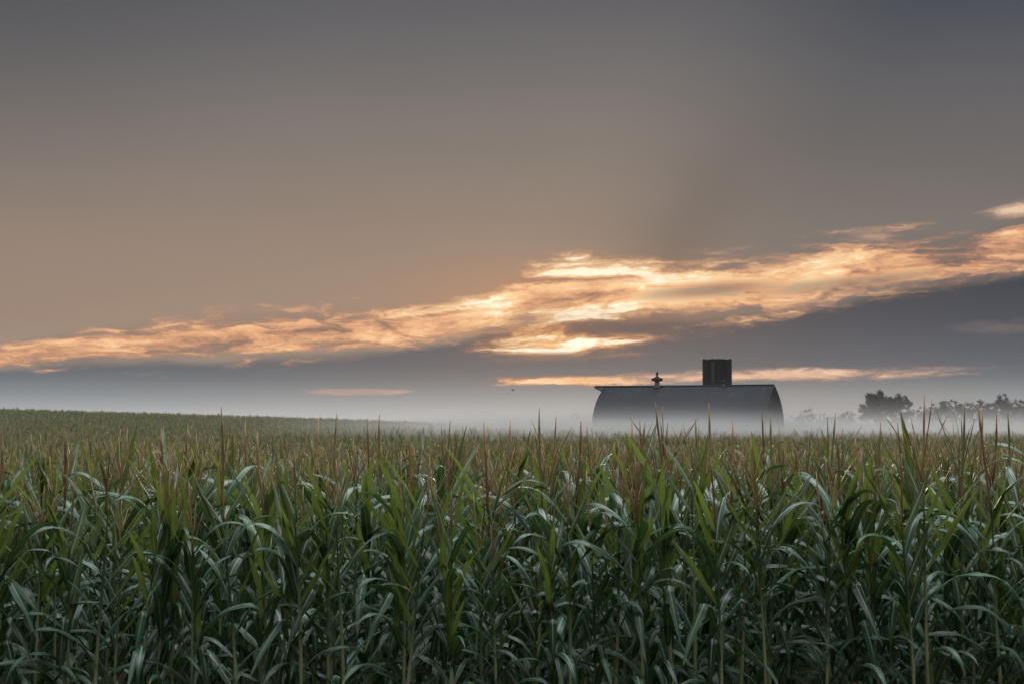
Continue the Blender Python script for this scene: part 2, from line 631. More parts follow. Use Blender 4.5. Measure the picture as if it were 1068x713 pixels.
# ------------------------------------------------------------------ ground
def spaced(near, far, n_near, n_far):
    a = np.linspace(0, near, n_near, endpoint=False)
    b = near * (far / near) ** np.linspace(0, 1, n_far)
    return np.concatenate([a, b])

gx = spaced(160, 4000, 54, 22)
gx = np.concatenate([-gx[:0:-1], gx])
gy = np.concatenate([-spaced(40, 1500, 12, 12)[:0:-1], spaced(500, 5200, 170, 20)])
XX, YY = np.meshgrid(gx, gy)
ZZ = height(XX, YY)
nx, ny = len(gx), len(gy)
verts = np.stack([XX.ravel(), YY.ravel(), ZZ.ravel()], 1)
ii = np.arange(ny - 1)[:, None] * nx + np.arange(nx - 1)[None, :]
faces = np.stack([ii, ii + 1, ii + nx + 1, ii + nx], -1).reshape(-1, 4)
me = bpy.data.meshes.new('ground')
me.from_pydata(verts.tolist(), [], faces.tolist())
me.materials.append(M_SOIL)
me.polygons.foreach_set('use_smooth', [True] * len(me.polygons))
tag(put('ground', me), kind='structure')

# ------------------------------------------------------------------ barn
BX, BY = 23.1, 187.0
BZ = float(height(BX, BY)) - 0.05
BROT = R(-23.5)
RIDGE = CAM_Z + 4.72 - BZ            # ridge height over the barn's base
BL = 22.1 / 2
barn = empty('barn', (BX, BY, BZ), BROT)
tag(barn, 'long grey round-roofed barn half sunk in mist beyond the corn', 'barn')
half = [(0.0, 0.0), (0.75, -0.36), (1.5, -0.74), (2.3, -1.2), (3.05, -1.74), (3.7, -2.32), (4.25, -2.98), (4.7, -3.75), (5.02, -4.6), (5.25, -5.3), (5.5, -5.9)]
prof = [(-y, RIDGE + z) for y, z in half[::-1]] + [(y, RIDGE + z) for y, z in half[1:]]
mb = MB()
n = len(prof)
seg = 24
vs, fs = [], []
for off in (0.0, -0.14):
    for i in range(seg + 1):
        x = -BL - 0.35 + (2 * BL + 0.7) * i / seg
        for (yy, zz) in prof:
            vs.append((x, yy * (1 + off * 0.18), zz + off))
st_ = (seg + 1) * n
for i in range(seg):
    for k in range(n - 1):
        a = i * n + k
        fs.append((a, a + 1, a + n + 1, a + n))
        fs.append((st_ + a, st_ + a + n, st_ + a + n + 1, st_ + a + 1))
for k in range(n - 1):
    fs.append((k, st_ + k, st_ + k + 1, k + 1))
    a = seg * n + k
    fs.append((a, a + 1, st_ + a + 1, st_ + a))
for i in range(seg):
    for k in (0, n - 1):
        a = i * n + k
        fs.append((a, a + n, st_ + a + n, st_ + a) if k == 0 else (a, st_ + a, st_ + a + n, a + n))
mb.add(vs, fs)
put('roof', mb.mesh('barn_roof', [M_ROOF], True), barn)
roofz = RIDGE
# gable walls filled under the curve
for sx in (-1, 1):
    mb = MB()
    x0, x1 = sx * (BL - 0.12), sx * BL
    pts = [(yy * 0.955, zz - 0.2) for yy, zz in prof]
    ring = [(-4.95, 0.0)] + [p_ for p_ in pts] + [(4.95, 0.0)]
    vs = [(x1, a, b) for a, b in ring] + [(x0, a, b) for a, b in ring]
    k = len(ring)
    fs = [tuple(range(k)), tuple(range(2 * k - 1, k - 1, -1))] + [(i, (i + 1) % k, k + (i + 1) % k, k + i) for i in range(k)]
    mb.add(vs, fs)
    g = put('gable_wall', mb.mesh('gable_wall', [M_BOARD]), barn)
    mb = MB()
    mb.box((sx * BL - 0.05 if sx < 0 else BL + 0.0, -1.6, 0.1), (sx * BL + 0.0 if sx < 0 else BL + 0.08, 1.6, 3.1))
    put('barn_door', mb.mesh('barn_door', [M_TRIM]), barn)
    # bargeboard following the roof edge
    mb = MB()
    pb = [(sx * (BL + 0.42), yy * 1.004, zz - 0.04) for yy, zz in prof]
    mb.tube(pb, [0.11] * len(pb), 4)
    put('bargeboard', mb.mesh('bargeboard', [M_TRIM]), barn)
for sy in (-1, 1):
    mb = MB()
    mb.box((-BL + 0.13, sy * 4.95 - 0.08, 0.0), (BL - 0.13, sy * 4.95 + 0.08, RIDGE - 5.6))
    wl = put('side_wall', mb.mesh('side_wall', [M_BOARD]), barn)
    for i in range(6):
        mb = MB()
        x = -BL + 2.2 + i * 4.0
        mb.box((x, sy * 5.04 - 0.03, 0.9), (x + 0.9, sy * 5.04 + 0.03, 1.75))
        put('window', mb.mesh('barn_window', [M_TRIM]), wl)
mb = MB()
mb.tube([(-BL - 1.95, 0, RIDGE + 0.07), (-BL * 0.5, 0, RIDGE + 0.05), (0, 0, RIDGE + 0.04), (BL * 0.5, 0, RIDGE + 0.05), (BL + 0.45, 0, RIDGE + 0.05)], [0.13] * 5, 6)
put('ridge_cap', mb.mesh('ridge_cap', [M_TRIM]), barn)
rib_mb = MB()
rib_mb.tube([(0, yy, zz + 0.02) for yy, zz in prof], [0.04] * len(prof), 4)
RIB = rib_mb.mesh('roof_seam', [M_ROOF])
for i in range(28):
    put('seam', RIB, barn, (-BL + 0.3 + i * (2 * BL - 0.6) / 27, 0, 0))
# hay hood: a pointed prow of roof over the left gable
mb = MB()
hw = 1.5
vs = [(-BL - 2.0, 0, RIDGE + 0.02), (-BL - 0.36, -hw, RIDGE - 0.5), (-BL - 0.36, hw, RIDGE - 0.5), (-BL - 0.36, 0, RIDGE + 0.03),
      (-BL - 2.0, 0, RIDGE - 0.12), (-BL - 0.36, -hw, RIDGE - 0.66), (-BL - 0.36, hw, RIDGE - 0.66), (-BL - 0.36, 0, RIDGE - 0.15)]
mb.add(vs, [(0, 1, 3), (0, 3, 2), (4, 7, 5), (4, 6, 7), (0, 4, 5, 1), (0, 2, 6, 4), (1, 5, 7, 3), (2, 3, 7, 6)])
put('hay_hood', mb.mesh('hay_hood', [M_ROOF]), barn)
# ridge ventilators
def ventilator(x, sc, label=None):
    v = MB()
    v.lathe([(0.44 * sc, -0.32), (0.40 * sc, 0.10 * sc), (0.30 * sc, 0.30 * sc), (0.27 * sc, 0.62 * sc)], 14)
    o = put('ventilator', v.mesh('ventilator', [M_GALV], True), barn, (x, 0, RIDGE + 0.02))
    if label:
        o['label'] = label
    v = MB()
    v.lathe([(0.30 * sc, 0.60 * sc), (0.66 * sc, 0.70 * sc), (0.70 * sc, 0.82 * sc), (0.66 * sc, 0.98 * sc), (0.36 * sc, 1.10 * sc), (0.16 * sc, 1.22 * sc), (0.14 * sc, 1.30 * sc)], 16)
    put('vent_hood', v.mesh('vent_hood', [M_TRIM], True), o)
    v = MB()
    v.lathe([(0.05 * sc, 1.28 * sc), (0.15 * sc, 1.40 * sc), (0.18 * sc, 1.52 * sc), (0.13 * sc, 1.64 * sc), (0.04 * sc, 1.74 * sc), (0.015 * sc, 1.95 * sc)], 10)
    put('finial', v.mesh('finial', [M_TRIM], True), o)
    return o

ventilator(-4.2, 1.1)
o = ventilator(4.85, 0.62, 'small pale ventilator on the ridge in front of the silo')

# ------------------------------------------------------------------ silo behind the barn
SD = 203.0
SX = (748 - 534) / 1483.0 * SD
SZ = float(height(SX, SD)) - 0.05
SH = CAM_Z + (440 - 374.5) / 1483.0 * SD - SZ
silo = empty('silo', (SX, SD, SZ))
tag(silo, 'dark roofless concrete silo rising behind the barn roof', 'silo')
sr = 15.1 / 1483.0 * SD
mb = MB()
N = 40
vs, fs = [], []
lev = 26
for j in range(lev + 1):
    z = SH * j / lev
    for k in range(N):
        t = 2 * math.pi * k / N
        rr = sr + (0.02 if (j + k) % 2 else 0.0)
        zz = z + (random.uniform(-0.10, 0.05) if j == lev else 0)
        vs.append((rr * math.cos(t), rr * math.sin(t), zz))
for k in range(N):
    t = 2 * math.pi * k / N
    vs.append(((sr - 0.2) * math.cos(t), (sr - 0.2) * math.sin(t), vs[lev * N + k][2]))
for k in range(N):
    t = 2 * math.pi * k / N
    vs.append(((sr - 0.2) * math.cos(t), (sr - 0.2) * math.sin(t), SH - 3.0))
for j in range(lev + 2):
    for k in range(N):
        k2 = (k + 1) % N
        fs.append((j * N + k, j * N + k2, (j + 1) * N + k2, (j + 1) * N + k))
fs.append(tuple((lev + 2) * N + k for k in range(N)))
mb.add(vs, fs)
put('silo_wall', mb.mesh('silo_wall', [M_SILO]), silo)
hoop = None
for j in range(11):
    z = SH - 0.55 - j * 1.05
    if hoop is None:
        mb = MB()
        pts = [((sr + 0.05) * math.cos(2 * math.pi * k / 32), (sr + 0.05) * math.sin(2 * math.pi * k / 32), 0) for k in range(33)]
        mb.tube(pts, [0.018] * 33, 4, cap=False)
        hoop = mb.mesh('silo_hoop', [M_TRIM])
    put('hoop', hoop, silo, (0, 0, z))
mb = MB()
t0 = R(-112)
c0, s0 = math.cos(t0), math.sin(t0)
mb.tube([(c0 * (sr + 0.28), s0 * (sr + 0.28), 0.1), (c0 * (sr + 0.28), s0 * (sr + 0.28), SH - 0.4)], [0.24, 0.24], 8)
put('chute', mb.mesh('silo_chute', [M_SILO], True), silo)

# ------------------------------------------------------------------ trees in the mist
def limb(mb, p, d, length, rad, depth, tips):
    pts, rr = [p], [rad]
    k = 5
    dd = d.normalized()
    q = Vector(p)
    for i in range(k):
        dd = (dd + Vector((random.uniform(-.16, .16), random.uniform(-.16, .16), random.uniform(-.02, .14)))).normalized()
        q = q + dd * (length / k)
        pts.append(q.copy())
        rr.append(rad * (1 - 0.62 * (i + 1) / k))
    mb.tube(pts, rr, 5 if depth else 8)
    if depth >= 3:
        tips.append(q.copy())
        return
    nb = 3 if depth else 5
    for b in range(nb):
        j = random.choice([2, 3, 4, 5]) if depth else random.choice([3, 4, 5])
        s_ = pts[j]
        az_ = random.uniform(0, 2 * math.pi)
        out_ = Vector((math.cos(az_), math.sin(az_), random.uniform(0.35, 1.1))).normalized()
        nd = (dd * 0.5 + out_).normalized()
        limb(mb, s_, nd, length * random.uniform(0.55, 0.78), rr[j] * 0.66, depth + 1, tips)
        tips.append(s_.copy()) if depth >= 2 else None
    tips.append(q.copy())


def tree(name, label, px, dist, top_row, width_px, n_leaf, group, seed, lobes=None):
    random.seed(seed)
    x = (px - 534) / 1483.0 * dist
    z0 = float(height(x, dist)) - 0.1
    H = CAM_Z + (440 - top_row) / 1483.0 * dist - z0
    W = width_px / 1483.0 * dist
    root = empty(name, (x, dist, z0), 0)
    tag(root, label, 'tree', group)
    mb = MB()
    tips = []
    limb(mb, Vector((0, 0, 0)), Vector((random.uniform(-.05, .05), 0, 1)), H * 0.5, H * 0.028, 0, tips)
    # squeeze the skeleton to the crown's real width and height
    T = np.array([tuple(t) for t in tips])
    wx_ = max(1e-3, T[:, 0].max() - T[:, 0].min())
    hz = T[:, 2].max()
    cx = (T[:, 0].max() + T[:, 0].min()) / 2
    kx, kz = (W * 0.86) / wx_, (H * 0.93) / hz
    kx = max(kx, 0.5)
    def fit(v):
        u = min(1.0, max(0.0, v[2] / (hz * 0.4)))
        return ((v[0] - cx * u) * (1 + (kx - 1) * u), v[1] * (1 + (kx - 1) * u), v[2] * kz)
    mb.v = [fit(v) for v in mb.v]
    tips = [Vector(fit(t)) for t in tips]
    put('trunk', mb.mesh('trunk', [M_BARK], True), root)
    cr = MB()
    size = 0.028 * H
    if not lobes:
        lobes = [(random.uniform(-.12, .12), .70, random.uniform(.26, .34), 26), (-.24, random.uniform(.42, .58), .24, 18), (.24, random.uniform(.42, .58), .24, 18), (0, .34, .34, 20)]
    cl = [(t, random.uniform(0.03, 0.06) * H) for t in tips if H * 0.3 < t.z < H * 0.8 and (t.x / (W * 0.42)) ** 2 + ((t.z - H * 0.5) / (H * 0.42)) ** 2 < 1 and random.random() < 0.4]
    for (lx, lz, lr, cnt) in lobes:
        for _ in range(cnt):
            a = random.uniform(0, 2 * math.pi)
            e = math.asin(random.uniform(-0.6, 1))
            rr = lr * W * random.uniform(0.35, 1.0) ** 0.6
            cl.append((Vector((lx * W + rr * math.cos(a) * math.cos(e), rr * math.sin(a) * math.cos(e), min(lz * H + rr * math.sin(e), 0.965 * H))), random.uniform(0.035, 0.075) * H))
    vs, fs = [], []
    for _ in range(n_leaf):
        c, r = random.choice(cl)
        d = Vector((random.gauss(0, 1), random.gauss(0, 1), random.gauss(0, 0.8)))
        d = d.normalized() * r * random.random() ** 0.5
        p = c + d
        a = Vector((random.gauss(0, 1), random.gauss(0, 1), random.gauss(0, 1))).normalized()
        b = a.cross(Vector((random.gauss(0, 1), random.gauss(0, 1), random.gauss(0, 1)))).normalized()
        s_ = size * random.uniform(0.55, 1.25)
        o_ = len(vs)
        vs += [p + a * s_ * 0.5, p + b * s_ * 0.34, p - a * s_ * 0.5, p - b * s_ * 0.34]
        fs.append((o_, o_ + 1, o_ + 2, o_ + 3))
    cr.add(vs, fs)
    put('crown', cr.mesh('crown', [M_FOLIAGE]), root)
    return root

tree('tree', 'largest tree, broad two-lobed crown standing in mist right of the barn', 923, 400, 403.5, 56, 20000, 'trees standing in the mist', 11,
     lobes=[(-0.14, 0.72, 0.25, 44), (0.27, 0.66, 0.21, 30), (-0.30, 0.46, 0.19, 24), (0.10, 0.42, 0.30, 30), (-0.04, 0.55, 0.28, 50), (-0.28, 0.58, 0.19, 26), (0.30, 0.50, 0.20, 26)])
LINE = [(962, 500, 421, 24, 'lowest crown of the right tree line, nearest the large two-lobed tree'), (979, 470, 416, 26, 'small rounded tree second in the tree line right of the large tree'),
        (993, 490, 413, 28, 'misty tree with a pointed crown near the left end of the right tree line'), (1008, 470, 415, 26, 'flat-topped misty tree in the middle of the right tree line'),
        (1024, 450, 414, 28, 'narrow misty tree just left of the tallest crown in the right tree line'), (1042, 440, 408, 32, 'tallest crown of the misty tree line right of the large tree'),
        (1059, 460, 412, 28, 'misty tree just right of the tallest crown in the tree line'), (1074, 450, 413, 30, 'misty tree cut by the right edge of the photo behind corn tassels'),
        (1098, 460, 410, 30, 'misty tree just beyond the right end of the tree line'), (1122, 480, 414, 30, 'last misty tree of the tree line on the far right')]
for i, (px, d, t, w, lab) in enumerate(LINE):
    tree('tree', lab, px, d, t, w * 1.3, 5600, 'trees standing in the mist', 30 + i)
SM = [(838, 470, 426, 34), (862, 500, 430, 28), (882, 480, 425, 26)]
SN = ['rounded faint tree right beside the barn gable in mist', 'lowest faint tree between barn and large tree', 'faint pointed tree just left of the large tree']
for i, (px, d, t, w) in enumerate(SM):
    tree('tree', SN[i], px, d, t, w, 4200, 'trees standing in the mist', 50 + i)
tree('tree', 'very faint tree just left of the barn, almost lost in mist', 602, 420, 428, 20, 1200, 'trees standing in the mist', 61)

# ------------------------------------------------------------------ bird
BD = 150.0
bird = empty('bird', ((534 - 534) / 1483.0 * BD + 0.1, BD, CAM_Z + (440 - 406.5) / 1483.0 * BD), R(35))
tag(bird, 'tiny dark bird flying low over the mist left of the barn', 'bird')
mb = MB()
mb.tube([(-0.2, 0, 0), (-0.13, 0, 0.0), (-0.02, 0, 0.01), (0.1, 0, 0.02), (0.15, 0, 0.03), (0.2, 0, 0.025)], [0.012, 0.035, 0.055, 0.045, 0.034, 0.006], 8)
put('body', mb.mesh('bird_body', [M_BIRD], True), bird)
for sy in (-1, 1):
    mb = MB()
    vs = [(0.09, 0.02 * sy, 0.03), (-0.07, 0.02 * sy, 0.02), (-0.05, 0.17 * sy, 0.09), (0.08, 0.17 * sy, 0.10), (-0.06, 0.36 * sy, 0.05)]
    vs2 = [(a, b, c - 0.012) for a, b, c in vs]
    mb.add(vs + vs2, [(0, 1, 2, 3), (3, 2, 4), (5, 8, 7, 6), (8, 9, 7), (0, 5, 6, 1), (1, 6, 7, 2), (2, 7, 9, 4), (4, 9, 8, 3), (3, 8, 5, 0)])
    put('wing', mb.mesh('bird_wing', [M_BIRD]), bird)

# ------------------------------------------------------------------ corn: leaf shapes
random.seed(21)
NS = 14

def leaf_mb(L, W, a0, bend, power=1.3, kink=None, kink_ang=1.6, twist=0.5, ruffle=0.10, sway=0.0):
    """A blade from the origin going out along +X and up, angles from the vertical."""
    mb = MB()
    vs, lu, lv, fs = [], [], [], []
    p = Vector((0, 0, 0))
    ph = random.uniform(0, 6.28)
    ph2 = random.uniform(0, 6.28)
    head = 0.0
    for i in range(NS + 1):
        s_ = i / NS
        a = a0 + bend * s_ ** power
        if kink is not None:
            a += kink_ang * float(smooth(kink - 0.05, kink + 0.05, s_))
        head = sway * s_ * s_
        d = Vector((math.sin(a) * math.cos(head), math.sin(a) * math.sin(head), math.cos(a)))
        if i:
            p = p + d * (L / NS)
        side = Vector((0, 1, 0)) if abs(d.y) < 1e-6 else Vector((-d.y, d.x, 0)).normalized() if (abs(d.x) + abs(d.y)) > 0.05 else Vector((0, 1, 0))
        if side.y < 0:
            side = -side
        nrm = d.cross(side).normalized()
        tw = twist * s_ * s_
        sd2 = side * math.cos(tw) + nrm * math.sin(tw)
        n2 = nrm * math.cos(tw) - side * math.sin(tw)
        w = W * 0.5 * min(1.0, 0.30 + 2.6 * s_) * max(0.0, 1 - s_ ** 2.4) ** 0.9
        for c, u in enumerate((-1, -0.5, 0, 0.5, 1)):
            fold = abs(u) * w * (0.42 - 0.25 * s_)
            ruf = ruffle * w * math.sin(s_ * 17 + ph + (1.3 if u > 0 else 0)) * abs(u) ** 2 * 2.2 * (1 if u > 0 else 0.8)
            vs.append(p + sd2 * (u * w) - n2 * (fold + ruf))
            lu.append(u)
            lv.append(s_)
    for i in range(NS):
        for c in range(4):
            a = i * 5 + c
            fs.append((a, a + 1, a + 6, a + 5))
    mb.add(vs, fs, 0, lu, lv)
    return mb

KIND = {}
u_ = random.uniform
KIND['upright'] = [leaf_mb(u_(.44, .68), u_(.052, .070), u_(.20, .66), u_(-.08, .30), 1.6, None, 0, u_(-.9, .9), .08, u_(-.3, .3)) for _ in range(7)]
KIND['arch'] = [leaf_mb(u_(.50, .72), u_(.058, .076), u_(.32, .60), u_(1.2, 2.3), 2.2, None, 0, u_(-1.1, 1.1), .11, u_(-.5, .5)) for _ in range(7)]
KIND['droop'] = [leaf_mb(u_(.46, .66), u_(.058, .076), u_(.45, .75), u_(1.8, 2.5), 1.5, None, 0, u_(-1.2, 1.2), .13, u_(-.6, .6)) for _ in range(7)]
KIND['folded'] = [leaf_mb(u_(.48, .70), u_(.056, .074), u_(.35, .62), u_(.25, .6), 1.3, u_(.36, .62), u_(1.5, 2.3), u_(-.9, .9), .10, u_(-.4, .4)) for _ in range(5)]
LEAF_ME = {}
for k, lst in KIND.items():
    for i, mb in enumerate(lst):
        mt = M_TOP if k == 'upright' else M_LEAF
        LEAF_ME[(k, i)] = mb.mesh('corn_leaf', [mt], True)
DRY_ME = [KIND['droop'][i].mesh('corn_leaf_dry', [M_DRY], True) for i in (1, 4)]

def stalk_mb(H):
    mb = MB()
    pts, rr = [], []
    nodes = 13
    for i in range(nodes * 2 + 1):
        t = i / (nodes * 2)
        z = H * t
        r = 0.0130 * (1 - t) ** 0.8 + 0.0030
        if i % 2 == 0:
            r *= 1.22
        pts.append((0.012 * math.sin(t * 5 + H * 9), 0.012 * math.cos(t * 4 + H * 5) - 0.012, z))
        rr.append(r)
    mb.tube(pts, rr, 6)
    return mb

def tassel_mb(kind):
    """kind 0: one bold spike with short close branches; 1: open branched tassel; 2: loose drooping branches"""
    mb = MB()
    L = u_(.38, .50) if kind == 0 else (u_(.34, .42) if kind == 1 else u_(.24, .30))
    def spike(p, d, length, r, droop, sides=4):
        q = Vector(p)
        pts, rr = [q.copy()], [r * 0.55]
        k = 5
        dd = Vector(d).normalized()
        for i in range(k):
            dd = (dd + Vector((0, 0, -droop)) + Vector((u_(-.04, .04), u_(-.04, .04), 0))).normalized()
            q = q + dd * (length / k)
            pts.append(q.copy())
            rr.append(r * (1.0 if i < k - 1 else 0.35) * u_(.85, 1.15))
        mb.tube(pts, rr, sides)
    lean = Vector((u_(-.10, .10), u_(-.10, .10), 1))
    spike((0, 0, -0.06), lean, L + 0.06, 0.0056, 0.0, 5)
    nb = (5, 8, 5)[kind]
    for b in range(nb):
        z = 0.02 + 0.11 * b / nb
        a = b * 2.4 + u_(-.4, .4)
        tilt = (u_(.12, .30), u_(.25, .60), u_(.2, .5))[kind]
        d = Vector((math.sin(tilt) * math.cos(a), math.sin(tilt) * math.sin(a), math.cos(tilt)))
        spike((0, 0, z), d, u_(.18, .30) * (0.8 if kind == 0 else 1.0), 0.0024, (0.02, 0.05, 0.05)[kind])
    return mb

TASSELS = [tassel_mb(k) for k in (0, 1, 1, 2, 0, 1)]
TASSEL_ME = [t.mesh('corn_tassel', [M_TASSEL], True) for t in TASSELS]

# plant variants: a list of (leaf kind, index, height, rotation, scale), the stalk height and a tassel
VAR = []
for v in range(10):
    H = u_(1.92, 2.08)
    plane = u_(0, math.pi)
    leaves = []
    nl = 16
    for i in range(nl):
        t = i / (nl - 1)
        z = 0.42 + (H - 0.46) * t ** 0.68
        rot = plane + (math.pi if i % 2 else 0) + u_(-.45, .45)
        if t > 0.56:
            kd = 'upright' if random.random() < (0.60 if t < 0.84 else 0.88) else 'arch'
        elif t > 0.42:
            kd = random.choices(['arch', 'upright', 'folded', 'droop'], [.28, .26, .32, .14])[0]
        else:
            kd = random.choices(['arch', 'droop', 'folded'], [.28, .30, .42])[0]
        sc = u_(.85, 1.12) * (1.0 if t < 0.75 else 1.0 - 0.5 * (t - 0.75))
        leaves.append((kd, random.randrange(len(KIND[kd])), z, rot, sc, i < 4 and random.random() < 0.07))
    VAR.append(dict(H=H, leaves=leaves, tassel=v % len(TASSELS), stalk=stalk_mb(H)))
STALK_ME = [v['stalk'].mesh('corn_stalk', [M_STALK], True) for v in VAR]

def make_plant(vi):
    v = VAR[vi]
    root = empty('corn_plant', (0, 0, 0))
    put('stalk', STALK_ME[vi], root)
    for kd, i, z, rot, sc, dry in v['leaves']:
        o = put('leaf', DRY_ME[i % 2] if dry else LEAF_ME[(kd, i)], root, (0, 0, z), (0, 0, rot))
        o.scale = (sc, sc, sc)
    put('tassel', TASSEL_ME[v['tassel']], root, (0, 0, v['H']), (0, 0, u_(0, 6)))
    return root

def total_height(vi):
    v = VAR[vi]
    return v['H'] + max(p[2] for p in TASSELS[v['tassel']].v)

# ------------------------------------------------------------------ corn: the front rows, plant by plant
ROW0, ROW_D, IN_ROW = 8.5, 0.58, 0.130
FRONT_ROWS = 7
slots = []        # (row, x, y)
rest = []         # seeds of the mass behind and beside
NROW_NEAR = 38
for r in range(NROW_NEAR):
    y = ROW0 + ROW_D * r
    view = 0.362 * y + 0.12
    wide = 0.40 * y + 5.0
    x = -wide + u_(0, IN_ROW)
    while x < wide:
        xx, yy = x + u_(-.05, .05), y + u_(-.09, .09)
        if r < FRONT_ROWS and abs(xx) < view:
            slots.append((r, xx, yy))
        elif random.random() < (1.0 if abs(xx) < view + 1.5 else 0.6):
            rest.append((xx, yy))
        x += IN_ROW * u_(.82, 1.2)
slots.sort(key=lambda s: (s[0], s[1]))
for s_ in slots[300:]:
    rest.append((s_[1], s_[2]))
slots = slots[:300]

# plants that stand out in the photograph: (column, row of the tassel tip, field row, tassel variant choice, label)
SPECIAL = [
    (235, 424, 1, 0, 'corn plant with the tallest dark spike tassel on the left, against the hill'),
    (557, 425, 1, 0, 'corn plant with tall dark spike tassel just left of the barn'),
    (705, 418, 1, 1, 'corn plant whose branched tassel crosses the barn wall below the ridge ventilator'),
    (747, 420, 2, 0, 'corn plant whose dark tassel stands in front of the barn below the silo'),
    (793, 431, 2, 0, 'corn plant whose tassel stands before the right end of the barn'),
    (859, 430, 1, 1, 'corn plant with tall tassel midway between the barn and the large tree'),
    (968, 411, 0, 2, 'tallest corn plant, branched tassel reaching the tree line right of the large tree'),
    (1043, 420, 0, 1, 'tall corn plant with upright tassel at the far right end of the field edge'),
    (351, 430, 2, 0, 'corn plant with thin spike tassel where the hill meets the mist'),
    (1000, 421, 1, 2, 'corn plant with open tassel directly right of the tallest corn plant'),
] + [(a_, b_, c_, d_, None) for a_, b_, c_, d_ in (
    (40, 452, 2, 0), (78, 449, 1, 0), (118, 447, 3, 0), (172, 447, 1, 0), (192, 442, 2, 0), (262, 440, 3, 0), (283, 450, 1, 0), (326, 436, 2, 0), (384, 436, 1, 0), (398, 432, 3, 0),
    (437, 446, 1, 0), (463, 438, 2, 1), (505, 440, 1, 0), (520, 437, 3, 0), (576, 433, 2, 1), (598, 438, 1, 0), (622, 444, 3, 0), (646, 440, 1, 0), (672, 438, 2, 0), (690, 440, 3, 0),
    (722, 436, 3, 1), (770, 438, 1, 0), (812, 444, 1, 1), (830, 446, 3, 0), (880, 446, 2, 0), (905, 440, 1, 0), (925, 447, 3, 0), (945, 440, 2, 1), (1016, 426, 2, 0), (1030, 432, 3, 1),
    (1058, 428, 2, 1))]
special_at = {}
for spx, srow, frow, tk, lab in SPECIAL:
    best = min((i for i, s_ in enumerate(slots) if s_[0] == frow and i not in special_at),
               key=lambda i: abs(slots[i][1] - (spx - 534) / 1483.0 * slots[i][2]))
    special_at[best] = (spx, srow, tk, lab)

UNIT = ['', 'first', 'second', 'third', 'fourth', 'fifth', 'sixth', 'seventh', 'eighth', 'ninth', 'tenth', 'eleventh', 'twelfth', 'thirteenth', 'fourteenth',
        'fifteenth', 'sixteenth', 'seventeenth', 'eighteenth', 'nineteenth']
TENS = {2: ('twentieth', 'twenty'), 3: ('thirtieth', 'thirty'), 4: ('fortieth', 'forty'), 5: ('fiftieth', 'fifty'), 6: ('sixtieth', 'sixty'), 7: ('seventieth', 'seventy')}
ORD = [UNIT[n_] if n_ < 20 else TENS[n_ // 10][0] if n_ % 10 == 0 else TENS[n_ // 10][1] + '-' + UNIT[n_ % 10] for n_ in range(1, 80)]
LOOK = {0: 'tall spike tassel', 1: 'open branched tassel', 2: 'open branched tassel', 3: 'short tassel', 4: 'tall spike tassel', 5: 'open branched tassel'}
proto = {}
row_n = {}
for i, (r, x, y) in enumerate(slots):
    row_n[r] = row_n.get(r, -1) + 1
    sp_ = special_at.get(i)
    vi = random.randrange(len(VAR))
    if sp_:
        want = {0: (0, 4), 1: (2, 0), 2: (2,)}[sp_[2]]
        vi = random.choice([k for k, v in enumerate(VAR) if v['tassel'] in want])
        x = (sp_[0] - 534) / 1483.0 * y
    if vi not in proto:
        root = make_plant(vi)
        proto[vi] = (root, list(root.children))
    else:
        src, kids = proto[vi]
        root = src.copy()
        COL.objects.link(root)
        for ch in kids:
            c_ = ch.copy()
            COL.objects.link(c_)
            c_.parent = root
    z = float(height(x, y)) - 0.02
    root.location = (x, y, z)
    lean = 0.02 if sp_ else 0.055
    root.rotation_euler = (random.gauss(0, lean), random.gauss(0, lean), u_(0, 2 * math.pi))
    k = random.gauss(0.925, 0.058) + 0.045 * max(0.0, min(1.0, (x / y + 0.05) / 0.35))
    if sp_:
        top = CAM_Z + (440 - sp_[1]) / 1483.0 * y - z
        k = u_(0.99, 1.04)
        lt = total_height(vi) - VAR[vi]['H']
        ts = max(0.8, min(1.7, (top / k - VAR[vi]['H']) / lt))
        k = top / (VAR[vi]['H'] + lt * ts)
        for ch in root.children:
            if ch.name.startswith('tassel'):
                ch.scale = (1.35, 1.35, ts)
    root.scale = (min(k, 1.06), min(k, 1.06), k)
    root['category'] = 'corn plant'
    root['group'] = 'corn plants in the front rows of the field'
    if sp_ and sp_[3]:
        root['label'] = sp_[3]
    elif r == 0:
        root['label'] = 'green corn plant with %s in the front row, %s from the left' % (LOOK[VAR[vi]['tassel']], ORD[row_n[r]])
    else:
        root['label'] = 'green corn plant with %s in the %s row, %s from the left' % (LOOK[VAR[vi]['tassel']], ORD[r], ORD[row_n[r]])

# ------------------------------------------------------------------ corn: the mass behind, one object instancing its own plant meshes
def joined(vi, min_z=0.0):
    """All of a plant variant in one builder (materials: leaf, top leaf, dry leaf, stalk, tassel)."""
    v = VAR[vi]
    J = MB()
    if min_z <= 0:
        J.add(v['stalk'].v, v['stalk'].f, 3, None, v['stalk'].lv)
    else:
        J.tube([(0, 0, min_z), (0, 0, v['H'])], [0.010, 0.006], 4, 3)
    for kd, i, z, rot, sc, dry in v['leaves']:
        if z < min_z:
            continue
        src = KIND['droop'][(1, 4)[i % 2]] if dry else KIND[kd][i]
        c, s2 = math.cos(rot), math.sin(rot)
        J.add([(sc * (p[0] * c - p[1] * s2), sc * (p[0] * s2 + p[1] * c), z + sc * p[2]) for p in src.v], src.f,
              2 if dry else (1 if kd == 'upright' else 0), src.lu, src.lv)
    t = TASSELS[v['tassel']]
    g_ = 1.7 if min_z > 0 else 1.0
    J.add([(p[0] * g_, p[1] * g_, p[2] + v['H']) for p in t.v], t.f, 4, None, t.lv)
    return J


